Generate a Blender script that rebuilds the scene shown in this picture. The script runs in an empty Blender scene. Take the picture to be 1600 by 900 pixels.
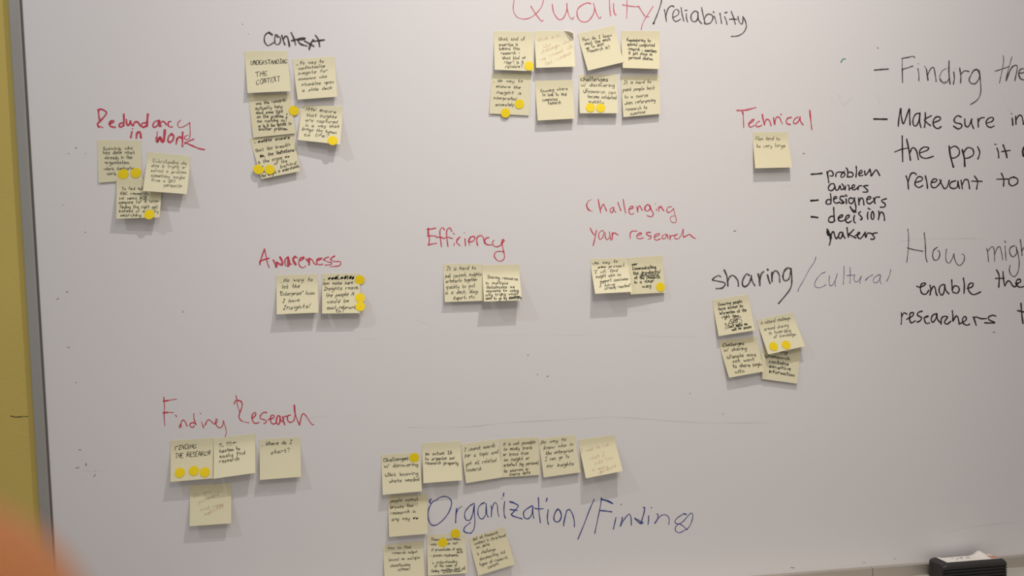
import bpy, math, random
from mathutils import Vector, Matrix
# ------------------------------------------------------------------ camera, light, exposure
ZO = 1.45                                   # height of the aimed-at board point above the floor
FPX = 1250.0                                # focal length in pixels of the 1600 px wide frame
YAW, PITCH, ROLL, DIST = 0.13217, 0.06824, -0.01948, 1.602
cy, sy, cp, sp = math.cos(YAW), math.sin(YAW), math.cos(PITCH), math.sin(PITCH)
FWD = Vector((sy*cp, cy*cp, -sp)); R0 = Vector((cy, -sy, 0)); U0 = R0.cross(FWD)
RGT = math.cos(ROLL)*R0 + math.sin(ROLL)*U0; UPV = -math.sin(ROLL)*R0 + math.cos(ROLL)*U0
CAM = Vector((0, 0, ZO)) - FWD*DIST
S = bpy.context.scene; C = S.collection
cd = bpy.data.cameras.new('camera'); cam = bpy.data.objects.new('camera', cd); C.objects.link(cam)
cd.sensor_width = 36; cd.lens = 36*FPX/1600; cd.clip_start = .004
cam.matrix_world = Matrix(((RGT.x, UPV.x, -FWD.x, CAM.x), (RGT.y, UPV.y, -FWD.y, CAM.y), (RGT.z, UPV.z, -FWD.z, CAM.z), (0, 0, 0, 1)))
cd.dof.use_dof = True; cd.dof.focus_distance = 1.6; cd.dof.aperture_fstop = 11.0
S.camera = cam
S.view_settings.view_transform = 'Standard'; S.view_settings.look = 'None'
S.view_settings.exposure = 0.0; S.view_settings.gamma = 1
w = bpy.data.worlds.new('room_light'); S.world = w; w.use_nodes = True
w.node_tree.nodes['Background'].inputs[0].default_value = (1.0, .95, .90, 1)
w.node_tree.nodes['Background'].inputs[1].default_value = .34
def spot(name, loc, aim, power, col, ang, blend, rad):
    l = bpy.data.lights.new(name, 'SPOT'); o = bpy.data.objects.new(name, l); C.objects.link(o)
    l.energy = power; l.color = col; l.spot_size = math.radians(ang); l.spot_blend = blend; l.shadow_soft_size = rad
    o.location = loc; d = (Vector(aim)-Vector(loc)).normalized()
    o.rotation_euler = d.to_track_quat('-Z', 'Y').to_euler()
spot('ceiling_spot_center', (.42, -.80, ZO+1.95), (.15, 0, ZO+.12), 90, (1, .95, .90), 110, 1.0, .018)
spot('ceiling_spot_left', (-1.85, -.95, ZO+1.95), (-.75, 0, ZO-.05), 42, (.84, .92, 1), 55, .6, .018)
spot('ceiling_spot_upper', (.15, -1.3, ZO+1.95), (.05, 0, ZO+.60), 24, (1, .95, .92), 60, 1.0, .25)
spot('fill_spot_back', (.35, -2.2, ZO+1.9), (.16, 0, ZO-.30), 72, (1, .915, .80), 46, 1.0, .3)  # soft fill light, added to brighten the lower middle of the board

# ------------------------------------------------------------------ helpers
rnd = random.Random(4)
def at(u, v, lift=0.0):
    """photograph pixel -> real point on the plane standing `lift` metres in front of the board (board face is y = 0)"""
    r = FWD + (u-800)/FPX*RGT - (v-450)/FPX*UPV
    t = (-lift-CAM.y)/r.y
    return CAM + t*r
def mat(name, col, rough=.6, spec=.5, metal=0, noise=0, nscale=30, bump=0, bscale=200, alpha=None, anoise=None, sss=0, aniso=None):
    m = bpy.data.materials.new(name); m.use_nodes = True; nt = m.node_tree; N = nt.nodes; L = nt.links
    b = N['Principled BSDF']; b.inputs['Base Color'].default_value = (*col, 1)
    b.inputs['Roughness'].default_value = rough; b.inputs['Metallic'].default_value = metal
    b.inputs['Specular IOR Level'].default_value = spec
    tc = N.new('ShaderNodeTexCoord')
    if noise:
        n = N.new('ShaderNodeTexNoise'); n.inputs['Scale'].default_value = nscale; n.inputs['Detail'].default_value = 5
        mp = N.new('ShaderNodeMapping'); L.new(tc.outputs['Object'], mp.inputs[0]); L.new(mp.outputs[0], n.inputs[0])
        if aniso: mp.inputs['Scale'].default_value = aniso
        mx = N.new('ShaderNodeMix'); mx.data_type = 'RGBA'
        mx.inputs['A'].default_value = (*[c*(1-noise) for c in col], 1)
        mx.inputs['B'].default_value = (*[min(1, c*(1+noise)) for c in col], 1)
        L.new(n.outputs['Fac'], mx.inputs['Factor']); L.new(mx.outputs['Result'], b.inputs['Base Color'])
    if bump:
        n2 = N.new('ShaderNodeTexNoise'); n2.inputs['Scale'].default_value = bscale; L.new(tc.outputs['Object'], n2.inputs[0])
        bp = N.new('ShaderNodeBump'); bp.inputs['Strength'].default_value = bump; bp.inputs['Distance'].default_value = .001
        L.new(n2.outputs['Fac'], bp.inputs['Height']); L.new(bp.outputs[0], b.inputs['Normal'])
    if alpha is not None:
        if anoise:
            n3 = N.new('ShaderNodeTexNoise'); n3.inputs['Scale'].default_value = anoise; n3.inputs['Detail'].default_value = 3
            L.new(tc.outputs['Object'], n3.inputs[0])
            mr = N.new('ShaderNodeMapRange'); mr.inputs[1].default_value = .35; mr.inputs[2].default_value = .65
            mr.inputs[3].default_value = alpha[0]; mr.inputs[4].default_value = alpha[1]
            L.new(n3.outputs['Fac'], mr.inputs[0]); L.new(mr.outputs[0], b.inputs['Alpha'])
        else: b.inputs['Alpha'].default_value = alpha
    if sss:
        b.inputs['Subsurface Weight'].default_value = sss; b.inputs['Subsurface Radius'].default_value = (.01, .004, .002)
    return m
M = dict(
 board=mat('whiteboard_enamel', (.80, .765, .765), .42, .35, noise=.018, nscale=2.2),
 wall=mat('mustard_wall_paint', (.64, .49, .135), .8, .2, noise=.07, nscale=5, bump=.3, bscale=260),
 floor=mat('grey_floor', (.25, .24, .23), .8, noise=.1, nscale=8),
 frame=mat('satin_aluminium', (.40, .385, .36), .5, .5, .35, noise=.10, nscale=7, bump=.1, bscale=400),
 groove=mat('dark_joint', (.13, .12, .11), .8),
 rail=mat('brushed_aluminium_rail', (.50, .455, .40), .42, .5, .55, noise=.12, nscale=14, aniso=(1, 1, 30)),
 ledge=mat('tray_aluminium', (.66, .62, .56), .4, .5, .4, noise=.06, nscale=20),
 red=mat('red_marker_ink', (.68, .042, .090), .5, alpha=(.55, .95), anoise=70),
 lightred=mat('faded_red_marker_ink', (.72, .10, .16), .5, alpha=(.50, .85), anoise=60),
 black=mat('black_marker_ink', (.013, .010, .010), .5, alpha=(.88, 1.0), anoise=60),
 grey=mat('worn_black_marker_ink', (.050, .032, .028), .5, alpha=(.55, .92), anoise=80),
 blue=mat('blue_marker_ink', (.025, .045, .27), .5, alpha=(.66, 1.0), anoise=50),
 paleblue=mat('thin_blue_marker_ink', (.045, .06, .22), .5, alpha=(.5, .85), anoise=50),
 pen=mat('black_fineliner_ink', (.016, .014, .010), .6, alpha=(.72, 1.0), anoise=260),
 redpen=mat('faint_red_pen_ink', (.50, .17, .10), .6, alpha=(.05, .42), anoise=90),
 graypen=mat('thin_grey_pen_ink', (.09, .08, .06), .6, alpha=(.6, .95), anoise=120),
 green=mat('green_marker_ink', (.02, .30, .17), .5, alpha=.85),
 smudge=mat('wiped_ink_smudge', (.36, .20, .20), .5, alpha=(.0, .12), anoise=9),
 ghost=mat('wiped_grey_ghosting', (.30, .28, .30), .5, alpha=(.0, .06), anoise=12),
 dot=mat('yellow_dot_paper', (.90, .665, .010), .55, .3, noise=.05, nscale=90),
 rubber=mat('black_felt_foam', (.030, .027, .026), .65, .4, noise=.3, nscale=300, bump=.6, bscale=900),
 shell=mat('black_plastic', (.022, .020, .022), .45, .5),
 paper=mat('white_paper_label', (.82, .77, .72), .6, noise=.05, nscale=60),
 print_ink=mat('dark_print_ink', (.07, .06, .06), .6, alpha=.8),
 label_red=mat('orange_red_print', (.62, .25, .16), .6, alpha=.7),
 skin=mat('skin', (.85, .315, .115), .55, .35, noise=.06, nscale=60, sss=.15),
)
note_cols = [(.80, .735, .51), (.79, .72, .49), (.81, .745, .52)]
NOTE = [mat('pale_yellow_note_paper', c, .75, .2, noise=.02, nscale=25) for c in note_cols]
def link(name, verts, faces, m, parent=None, smooth=False):
    used = sorted({i for f in faces for i in f})
    if len(used) < len(verts):
        mp = {k: i for i, k in enumerate(used)}; verts = [verts[k] for k in used]; faces = [tuple(mp[i] for i in f) for f in faces]
    me = bpy.data.meshes.new(name); me.from_pydata([tuple(v) for v in verts], [], faces); me.materials.append(m)
    if smooth:
        for p in me.polygons: p.use_smooth = True
    o = bpy.data.objects.new(name, me); C.objects.link(o)
    if parent is not None:
        o.parent = parent; o.matrix_parent_inverse = Matrix.Translation(-parent.location)
    return o
def empty(name, loc, label, cat, group=None):
    o = bpy.data.objects.new(name, None); o.location = loc; o.empty_display_size = .05; C.objects.link(o)
    o['label'] = label; o['category'] = cat
    if group: o['group'] = group
    return o
def boxes(bl):
    V, F = [], []
    for (x0, y0, z0, x1, y1, z1) in bl:
        k = len(V)
        V += [(x0,y0,z0),(x1,y0,z0),(x1,y1,z0),(x0,y1,z0),(x0,y0,z1),(x1,y0,z1),(x1,y1,z1),(x0,y1,z1)]
        F += [tuple(k+i for i in f) for f in ((0,3,2,1),(4,5,6,7),(0,1,5,4),(1,2,6,5),(2,3,7,6),(3,0,4,7))]
    return V, F
def bevel(o, wd, seg=2):
    b = o.modifiers.new('bevel', 'BEVEL'); b.width = wd; b.segments = seg; b.limit_method = 'ANGLE'
def spline(pts, step=1.1):
    """Catmull-Rom through pixel points"""
    if len(pts) == 1: pts = [pts[0], (pts[0][0]+.4, pts[0][1]+.5)]
    if len(pts) == 2:
        (a, b), (c, d) = pts; n = max(2, int(math.hypot(c-a, d-b)/3)); return [(a+(c-a)*i/n, b+(d-b)*i/n) for i in range(n+1)]
    P = [pts[0]]+list(pts)+[pts[-1]]; out = []
    for i in range(1, len(P)-2):
        p0, p1, p2, p3 = P[i-1:i+3]
        n = max(2, min(8, int(math.hypot(p2[0]-p1[0], p2[1]-p1[1])/step)))
        for k in range(n):
            t = k/n
            out.append(tuple(.5*(2*p1[j]+(p2[j]-p0[j])*t+(2*p0[j]-5*p1[j]+4*p2[j]-p3[j])*t*t+(3*p1[j]-p0[j]-3*p2[j]+p3[j])*t**3) for j in (0, 1)))
    out.append(pts[-1]); return out
def ribbon(V, F, pts, wd, fn, step=1.1, wob=.12):
    """flat ink stroke of width wd (px) laid on the surface given by fn(u, v)"""
    q = spline(pts, step); n = len(q); ph = rnd.random()*6
    L, R = [], []
    for i, (x, y) in enumerate(q):
        a, b = q[max(0, i-1)], q[min(n-1, i+1)]
        dx, dy = b[0]-a[0], b[1]-a[1]; l = math.hypot(dx, dy) or 1; dx /= l; dy /= l
        h = wd/2*(1+wob*math.sin(ph+i*.55))
        L.append((x-dy*h, y+dx*h)); R.append((x+dy*h, y-dx*h))
        if i == 0: d0 = (dx, dy, h)
        if i == n-1: d1 = (dx, dy, h)
    k = len(V)
    for a, b in zip(L, R): V += [fn(*a), fn(*b)]
    for i in range(n-1): F.append((k+2*i, k+2*i+1, k+2*i+3, k+2*i+2))
    for (x, y), (dx, dy, h), sg, ia in ((q[0], d0, -1, 0), (q[-1], d1, 1, n-1)):   # rounded ends
        j = len(V); cap = [k+2*ia]
        for s in (.5, 0, -.5):
            c = math.sqrt(1-s*s)
            px = x+sg*dx*h*c - dy*h*s*2*.87; py = y+sg*dy*h*c + dx*h*s*2*.87
            V.append(fn(px, py))
        F.append((k+2*ia, j, j+1, j+2, k+2*ia+1))

# ------------------------------------------------------------------ setting
BX0, BX1 = -.885, 1.62; BZ0, BZ1 = ZO-.636, ZO+.66
def struct(name, bl, m):
    o = link(name, *boxes(bl), m); o['kind'] = 'structure'; return o
struct('wall_back', [(-3.2, .0052, 0, 3.2, .14, 2.75)], M['wall'])
struct('floor', [(-3.2, -3.2, -.05, 3.2, .14, 0)], M['floor'])
# scuff on the wall paint
V, F = [], []
WF = lambda u, v: at(u, v, -.0050)
ribbon(V, F, [(17, 650), (24, 651.6), (33, 651)], 1.3, WF); ribbon(V, F, [(34, 651), (44, 650.6)], .8, WF)
scuff = link('scuff_mark', V, F, M['black']); scuff.parent = bpy.data.objects['wall_back']

board = empty('whiteboard', (0, .014, ZO), 'large off-white whiteboard in a grey aluminium frame, hung on the mustard wall', 'whiteboard')
link('board_panel', *boxes([(BX0-.004, 0, BZ0-.004, BX1+.004, .0045, BZ1+.004)]), M['board'], board)
fr = link('frame_rail', *boxes([(BX0-.0225, -.0035, BZ0-.03, BX0-.0028, .0050, BZ1+.022)]), M['frame'], board); bevel(fr, .003, 3)
link('rail_groove', *boxes([(BX0-.0029, -.0012, BZ0, BX0+.0004, .0, BZ1)]), M['groove'], fr)
fr = link('frame_rail', *boxes([(BX1, -.010, BZ0-.03, BX1+.022, .0050, BZ1+.022)]), M['frame'], board); bevel(fr, .003, 3)
fr = link('frame_rail', *boxes([(BX0-.0028, -.010, BZ1, BX1, .0050, BZ1+.022)]), M['frame'], board); bevel(fr, .003, 3)
XJ = at(1364, 890, .010).x
ztop = at(1500, 877, .010).z
zled = at(1600, 885.5, .010).z
for a, b in ((BX0-.002, XJ-.0006), (XJ+.0006, BX1)):
    fr = link('bottom_rail', *boxes([(a, -.010, zled-.012, b, .002, ztop)]), M['rail'], board); bevel(fr, .0009, 2)
link('rail_joint', *boxes([(XJ-.0008, -.0085, zled-.01, XJ+.0008, 0, ztop-.001)]), M['groove'], board)
tr = link('marker_tray', *boxes([(XJ-1.4, -.084, zled-.003, BX1-.02, -.010, zled), (XJ-1.4, -.086, zled-.003, BX1-.02, -.083, zled+.0015)]), M['ledge'])
tr['label'] = 'pale aluminium marker tray along the lower edge of the whiteboard'; tr['category'] = 'tray'

# ------------------------------------------------------------------ handwriting straight on the board (traced stroke by stroke)
BO = [.00008]; GAPX = 11
def heading(label, m, x0, y0, sc, wd, strokes, name='handwriting'):
    items = []
    for s in strokes.strip().split('\n'):
        s = s.strip()
        if not s: continue
        k = 1.0
        if s[0] == '*': a, s = s.split(None, 1); k = float(a[1:])
        pts = [tuple(float(c) for c in p.split(',')) for p in s.split()]
        pts = [(x0+a/sc, y0+b/sc) for a, b in pts]
        items.append((pts, wd*k))
    # one mesh per written word: strokes nearer than a word gap belong together
    n = len(items); grp = list(range(n)); bb = [(min(p[0] for p in q), min(p[1] for p in q), max(p[0] for p in q), max(p[1] for p in q)) for q, _ in items]
    for i in range(n):
        for j in range(i):
            a, b = bb[i], bb[j]
            if a[0]-b[2] < GAPX and b[0]-a[2] < GAPX and a[1]-b[3] < 6 and b[1]-a[3] < 6:
                gi, gj = grp[i], grp[j]; grp = [gj if g == gi else g for g in grp]
    for g in sorted(set(grp), key=grp.index):
        V, F = [], []
        for (pts, w_), gg in zip(items, grp):
            if gg != g: continue
            BO[0] = BO[0]+.000004 if BO[0] < .00045 else .00008
            o = BO[0]
            ribbon(V, F, pts, w_, lambda u, v: at(u, v, o))
        ob = link(name, V, F, M[m], board); ob['label'] = label
heading('red marker heading Redundancy in Work', 'red', 145, 160, 8.889, 3.0, '''
78,108 82,170 92,240
75,106 125,97 188,138 165,190 100,262 65,302 85,342
*.5 85,342 110,338 142,352
232,300 285,278 288,256 250,262 230,295 250,335 310,345
430,165 432,240 428,320
425,282 385,292 366,320 385,345 425,322
465,240 472,300 495,320 520,275
522,260 530,300 552,318
560,322 575,285 605,268 635,285 655,325
*1.1 765,165 757,240 752,330
742,285 692,290 672,320 700,345 745,325
*.9 925,252 868,265 835,310 850,345 890,328 918,262
*.9 915,262 925,330
*.9 930,265 945,332
*.8 945,285 970,262 1000,280 1022,312
*.75 1085,265 1052,272 1045,310 1065,340 1105,340
*.5 1222,245 1180,290 1192,342 1240,345 1300,315 1345,280
*.5 1345,280 1352,400 1345,490 1310,518 1275,502 1282,472 1322,455
*.6 550,366
*1.2 542,412 528,485
*1.15 603,497 615,430 642,410 662,432 667,487
*.5 893,405 893,500
*1.35 885,490 895,548 935,485 960,543 985,535 1000,390
*1.1 1095,438 1052,480 1045,535 1075,553 1110,525 1122,470 1095,438
1170,500 1158,575
1162,530 1200,478 1240,500
1247,415 1245,608
*.7 1402,510 1330,540 1280,575
*.8 1280,555 1310,570 1400,610 1480,642 1552,656''')
heading('grey-black marker heading Context', 'grey', 400, 40, 13.33, 2.5, '''
*1.2 335,190 270,145
*.85 270,145 215,170 175,240 180,340 230,410 270,412 375,352
*1.2 450,205 410,195
*.85 410,195 388,260 400,370 440,395 490,375 512,300 495,240 435,238
540,210 555,270 600,395
*1.1 565,290 610,225 650,235 680,330 695,430
*1.1 732,150 780,250 825,400
*1.2 745,315 840,290 890,280
*1.1 865,300 950,290 1000,285 1025,262 950,262 890,280 880,330 940,390 1060,425
*1.2 1020,325 1100,370 1205,430
*1.2 1190,300 1140,380 1108,495
*1.1 1240,205 1300,300 1325,435
*1.2 1205,325 1300,315 1420,298''')
heading('large light red marker heading Quality', 'lightred', 790, 0, 8, 1.5, '''
120,-60 100,40 98,130 140,210 230,238 320,215 400,150 455,70 475,-20 460,-90
*1.2 318,80 380,180 450,265 468,250
*1.2 583,50 600,150 640,220 680,245 730,215 765,120 765,40
770,110 795,200 835,240 852,212
*1.2 1065,45 1010,38 920,90 892,160 915,240 975,275 1040,255 1095,180 1115,100
1100,40 1125,140 1170,230 1190,212
1298,-60 1300,80 1312,200
*1.2 1350,45 1352,130 1370,185 1382,180
*.9 1518,-50 1518,80 1512,228
1462,60 1530,72 1605,82
*.9 1605,82 1665,82
*1.2 1662,78 1700,140 1740,200
1843,80 1760,210 1715,290 1695,370
*.7 1750,210 1795,208''')
heading('grey-black marker words /reliability', 'grey', 980, 0, 8, 1.75, '''
435,-70 425,30 380,170 325,300
*1.6 330,290 335,285
465,120 480,190 490,268
*1.1 487,190 510,110 555,72 582,82
580,215 640,180 640,130 605,118 575,160 572,230 610,268 665,240
675,95 685,170 708,262
740,170 740,220 755,275
*.9 722,130 748,128
*1.15 880,150 840,140 800,190 805,250 845,272 880,235 885,160
885,175 895,250 932,295
930,92 950,190 972,280
*1.1 962,240 1000,180 1055,185 1072,225 1040,285 980,300 965,285
1090,205 1105,250 1115,292
*1.4 1080,150
1160,165 1170,230 1180,290
1218,210 1240,260 1247,305
*1.1 1222,158 1246,154
1300,140 1330,220 1352,300
*1.1 1278,240 1320,238 1370,240
1385,205 1400,270 1430,302 1445,270 1447,205
1447,205 1480,270 1488,340 1450,410 1380,448 1305,455''')
heading('red marker heading Technical', 'red', 1140, 160, 11.43, 1.9, '''
*1.2 132,142 250,140 350,122 465,90
*1.2 230,165 240,200
*.8 240,190 248,320 252,450
*1.2 345,378 410,340 440,300 400,310
400,312 350,370 350,425 385,440 440,410
*.9 530,335 480,370 475,425 520,432 575,405
*1.2 585,210 595,280 622,395
622,390 650,310 690,305 720,340 742,415
*1.2 785,270 795,330 808,390
808,360 830,275 870,258 905,290 920,345
*.6 935,350 942,385
*1.1 918,212
*1.1 1100,265 1040,280
1040,280 1010,330 1030,380 1085,392
*.9 1225,258 1170,290 1140,345 1165,380 1220,350 1262,260
1258,260 1265,330 1310,395
*1.3 1432,145 1442,250
1442,250 1455,370 1470,485''')
heading('black marker list problem owners designers', 'black', 1260, 255, 11.43, 2.2, '''
*1.2 90,198 180,192 275,182
365,150 385,240 400,345
375,190 400,140 450,140 480,190 465,230 420,225
525,235 530,190 560,160 620,160 665,165
*.9 670,165 690,200 670,235 640,255 615,240 625,200 660,170 680,140
710,85 735,120 738,180 730,245
735,240 745,175 800,160 835,200 815,240 745,245
890,60 895,150 885,245
*.95 935,195 990,165 985,125 955,140 935,190 955,225 1010,215
1040,140 1055,215 1110,150 1135,110
1130,110 1150,165 1155,230 1200,170 1245,118 1280,165 1310,220
485,365 430,375 395,430 405,480 450,490 495,450 505,400 490,370
505,400 530,480 570,470 600,400 620,470 660,460
*.9 635,370 660,400 690,480 700,410
*.95 740,390 760,400 765,480
*.95 775,450 840,440 865,400 840,385 815,420 830,475 880,465 930,425 920,470
*.95 925,470 935,410 990,405
1095,398 1020,410 1050,440 1095,490 1080,515 1015,515
*1.3 85,668 150,665 205,658
430,545 440,640 435,720
430,655 380,650 350,700 370,730 435,725
495,640 545,620 530,595 495,610 490,680 530,715 590,695
680,595 620,590 600,640 650,680 675,700 640,720 600,705
*.8 630,650 660,700 640,700
710,640 715,720
*1.1 700,568 722,585
830,630 780,620 755,660 770,710 820,715 855,640
860,620 868,700 885,780 880,840
*1 880,840 860,880 820,850 785,780
930,620 940,740
940,700 970,625 1010,640 1028,740
1080,650 1140,635 1150,605 1110,600 1080,640 1085,700 1130,725 1190,680
1200,620 1225,715
1210,680 1240,610 1305,605
1425,635 1355,655 1345,680 1400,720 1410,760 1380,785 1325,785''')
heading('black marker words decision makers', 'black', 1260, 320, 11.43, 2.2, '''
*1.3 92,215 150,218 200,228
*.9 785,30 800,70 850,105 890,130
487,50 492,160 500,290
490,205 430,210 395,260 410,305 470,310 510,280
575,240 630,215 650,185 620,180 575,220 580,280 640,290 700,265
700,265 760,220 765,185 730,190 695,240 710,300 750,320 800,290
860,190 845,250 855,310 875,322
965,125 930,150 950,180 990,225 990,262 965,262
1100,130 1090,190 1098,255
*1 1100,60 1140,80
1170,130 1155,200 1170,255 1200,250 1205,170 1185,115 1165,140
1290,110 1300,180 1285,265
1300,200 1330,130 1370,150 1390,210 1395,275
370,435 400,480 420,560 430,640 410,715
*1.8 380,480 395,540 430,530 435,590
440,540 470,480 490,490 510,560 535,605 570,560
640,490 600,495 575,550 590,600 625,585 650,500
650,500 665,560 690,595
725,410 735,490 750,575
845,440 790,500 755,530 800,550 880,590
870,550 930,530 955,500 930,490 905,540 930,590 970,600 1020,540 1055,490
1050,490 1060,580 1090,510 1130,505 1180,520
1265,500 1200,510 1185,535 1220,590 1195,615 1155,612''')
heading('thin worn marker words - Finding the', 'grey', 1360, 80, 6.667, 1.7, '''
*1.4 45,196 110,190 185,186
*1.1 330,75 400,62 445,52 460,65
*.7 332,75 332,180
*1.1 332,185 335,325
*1.1 330,190 390,172 440,155
*.7 497,128
*.9 495,180 505,240 505,308
*.7 565,155 590,200
*1.2 585,190 600,300
600,240 630,180 660,172 675,240 685,315
*.7 790,180 745,210 722,270 735,315 790,320
*1.3 820,100 818,220 830,338
*.8 730,290 760,335 800,320 815,290
*1.1 868,215 875,280 865,340
*.6 880,182
*1.2 930,175 942,260 940,330
*1.1 942,240 980,205 1025,210
*1.4 1060,225 1080,198 1115,192 1135,230
*1.1 1060,225 1030,290 1045,330 1090,338 1130,290 1142,240
1135,200 1145,300 1150,420 1120,500 1045,555
*.7 1385,45 1385,130 1345,330
*.7 1475,60 1440,180 1410,300
*.9 1300,208 1370,185 1445,160
*1.3 1415,305 1450,210 1480,160
1480,160 1520,145 1530,180 1505,305
*1.2 1550,230 1600,220 1620,190 1570,185 1545,230 1570,290 1640,300''')
heading('black marker words - Make sure in the ppl it relevant to', 'black', 1360, 160, 6, 2.1, '''
*1.2 35,155 95,156 155,157
262,222 268,150 285,55 290,130 310,200 345,110 365,60 368,130 372,210
*.95 465,100 425,110 400,160 405,210 430,218 455,170 465,100 462,180 475,235
515,95 515,160 508,232
570,125 510,160 530,190 562,215
590,190 650,165 655,140 620,135 590,170 595,220 630,245 662,228
850,135 815,125 785,160 800,190 845,200 858,225 825,248 780,222
885,155 890,215 920,225 950,160
950,155 950,200 968,245
1008,150 1012,230
1010,190 1030,150 1068,142
1090,195 1145,175 1150,145 1115,145 1085,180 1095,220 1130,235 1160,220
*.8 1322,105
*1.1 1330,150 1335,212
1362,130 1365,205
1365,170 1390,125 1420,130 1435,205
*1.05 298,315 300,430 303,555
*1.15 340,345 360,440 375,540
*.9 228,465 290,440 352,428
*1.1 370,470 395,425 430,450 450,535
460,475 530,450 545,425 500,420 462,455 470,505 520,525 590,505
*1.3 738,410 750,500 778,605
750,430 790,410 830,440 830,490 790,520 760,520
*1.3 862,445 880,520 885,598
870,480 910,425 960,440 965,490 920,520 885,525
1005,415 1025,470 1008,530
1187,430 1200,470 1203,518
*.8 1165,393 1180,393
*1.2 1245,400 1270,470 1280,518
1230,462 1270,455 1310,450
*1.6 1440,425 1428,460 1436,500
335,690 350,740 357,812
*1.1 355,740 380,670 415,662 430,678
425,750 475,735 490,710 455,695 425,730 420,775 455,798 490,780
*1.1 515,690 530,750 535,805
575,750 610,745 625,725 595,718 570,750 575,790 610,798 650,760 665,730
650,725 690,805 720,790 740,730
*1.05 800,735 755,750 745,790 780,808 815,790 822,735 825,770 835,805
850,730 862,810
862,770 885,725 915,730 925,770 930,808
975,690 1005,740 995,812
*.95 950,738 1045,740
*1 1228,665 1250,720 1248,785
*.9 1185,720 1290,718
1345,700 1305,715 1300,760 1330,782 1375,760 1380,720 1345,700''')
heading('thin grey-black marker words How might', 'grey', 1400, 345, 7.2, 1.55, '''
*.8 132,92 142,180 138,320 122,465
*1.15 128,305 200,325 300,342
*1.1 318,135 330,260 335,400 350,462
*1.1 465,298 425,330 412,390 430,440 470,435 492,390 488,345 472,335
*.9 568,320 560,400 570,460 600,475 630,430 652,370
652,370 660,430 690,490 725,500 765,450 768,390 745,375
*.9 1020,310 1035,380 1040,460
*.9 1035,340 1080,290 1105,330 1110,455
*.9 1110,380 1140,305 1170,295 1190,370 1200,438
1228,285 1232,360 1238,445
*1.3 1225,230 1235,243
*1.1 1335,280 1290,300 1278,350 1310,405 1355,370 1355,300
1350,290 1375,380 1387,480 1370,580 1330,628 1290,600 1275,550 1285,500
*1.1 1398,210 1410,290 1418,388
1415,340 1450,290 1480,310''')
heading('black marker words enable the researchers to', 'black', 1400, 420, 8, 2.15, '''
260,218 300,230 355,205 370,180 325,185 305,230 320,300 370,318 410,270
425,205 435,260 425,328
430,290 465,220 490,240 500,300 515,332
590,195 550,220 540,280 570,330 600,290 610,200
605,200 625,270 660,310
697,140 700,200 705,270
702,265 730,215 780,225 790,270 760,305 710,290
*1.05 843,118 855,200 850,305
890,245 950,225 965,185 930,180 900,225 920,290 975,322 1058,288
1258,15 1290,90 1285,228
1245,120 1350,118
1338,35 1345,130 1360,212
1362,210 1400,150 1435,170 1450,200 1485,225 1530,180
1500,185 1555,165 1550,130 1515,140 1500,190 1540,228 1600,222
*.8 68,545 70,620 65,692
*.9 75,590 100,550 135,565
*1 135,630 205,590 220,550 180,555 170,620 190,675 240,650
325,530 280,545 270,580 320,610 300,650 265,665
*.9 350,610 405,595 385,590 355,620 375,680 420,675
*1 505,560 460,580 440,630 460,668 500,620 510,560 520,630 565,680
565,690 570,620 600,595 645,600 620,640 605,670 640,690 685,655
705,525 712,600 712,655 750,590 775,610 790,680
*.95 790,690 850,660 880,630 865,595 835,620 840,680 890,705 920,690
965,600 985,650 1003,705
975,620 1000,600 1060,622 1130,622
1248,592 1210,580 1155,605 1170,640 1235,675 1112,675
*1.05 1563,432 1572,560 1588,680
*1.05 1522,522 1600,540''')
heading('bold grey-black marker word sharing', 'grey', 1105, 405, 10.667, 2.3, '''
*.9 222,292 190,272 130,300 90,345 180,365 285,390 300,425
*1.1 300,425 250,480 155,490
*1.1 285,182 330,290 345,445
345,360 380,290 430,270 480,310 515,370 520,448
*1.1 700,268 660,245 610,310 585,390 600,445 640,455 700,400 735,300
735,272 750,360 795,442
*1.3 852,250 872,350 878,435
*1.1 882,340 900,250 940,208
*1.1 1005,262 1025,340 1047,400
*1.3 1007,172
*1.2 1078,220 1080,300 1082,370
1085,260 1120,200 1160,200 1200,260 1210,380
*1.2 1390,160 1340,145 1285,200 1262,280
1262,280 1275,340 1310,358 1360,330 1385,250 1400,160
1395,160 1410,300 1400,450 1340,560 1190,738''')
heading('thin blue marker word /cultural', 'paleblue', 1240, 395, 10, 1.1, '''
350,65 320,150 240,270 150,440 85,550 68,605
495,300 420,340 350,430 328,510 370,545 430,540 505,500
562,355 555,450 570,515 610,500 650,430 685,322
650,430 648,490 655,525
787,205 788,330 775,495
882,225 885,350 880,475
*1.2 830,358 900,350 955,348
955,348 945,410 970,458 1020,430 1058,365
1058,370 1045,420 1035,478
1160,395 1120,438
*1.1 1125,420 1170,380 1238,345
*1.4 1350,338 1320,350
1330,345 1260,390 1245,450 1280,470 1330,440 1355,360
1362,350 1350,420 1365,482
1518,260 1500,350 1455,445''')
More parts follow.
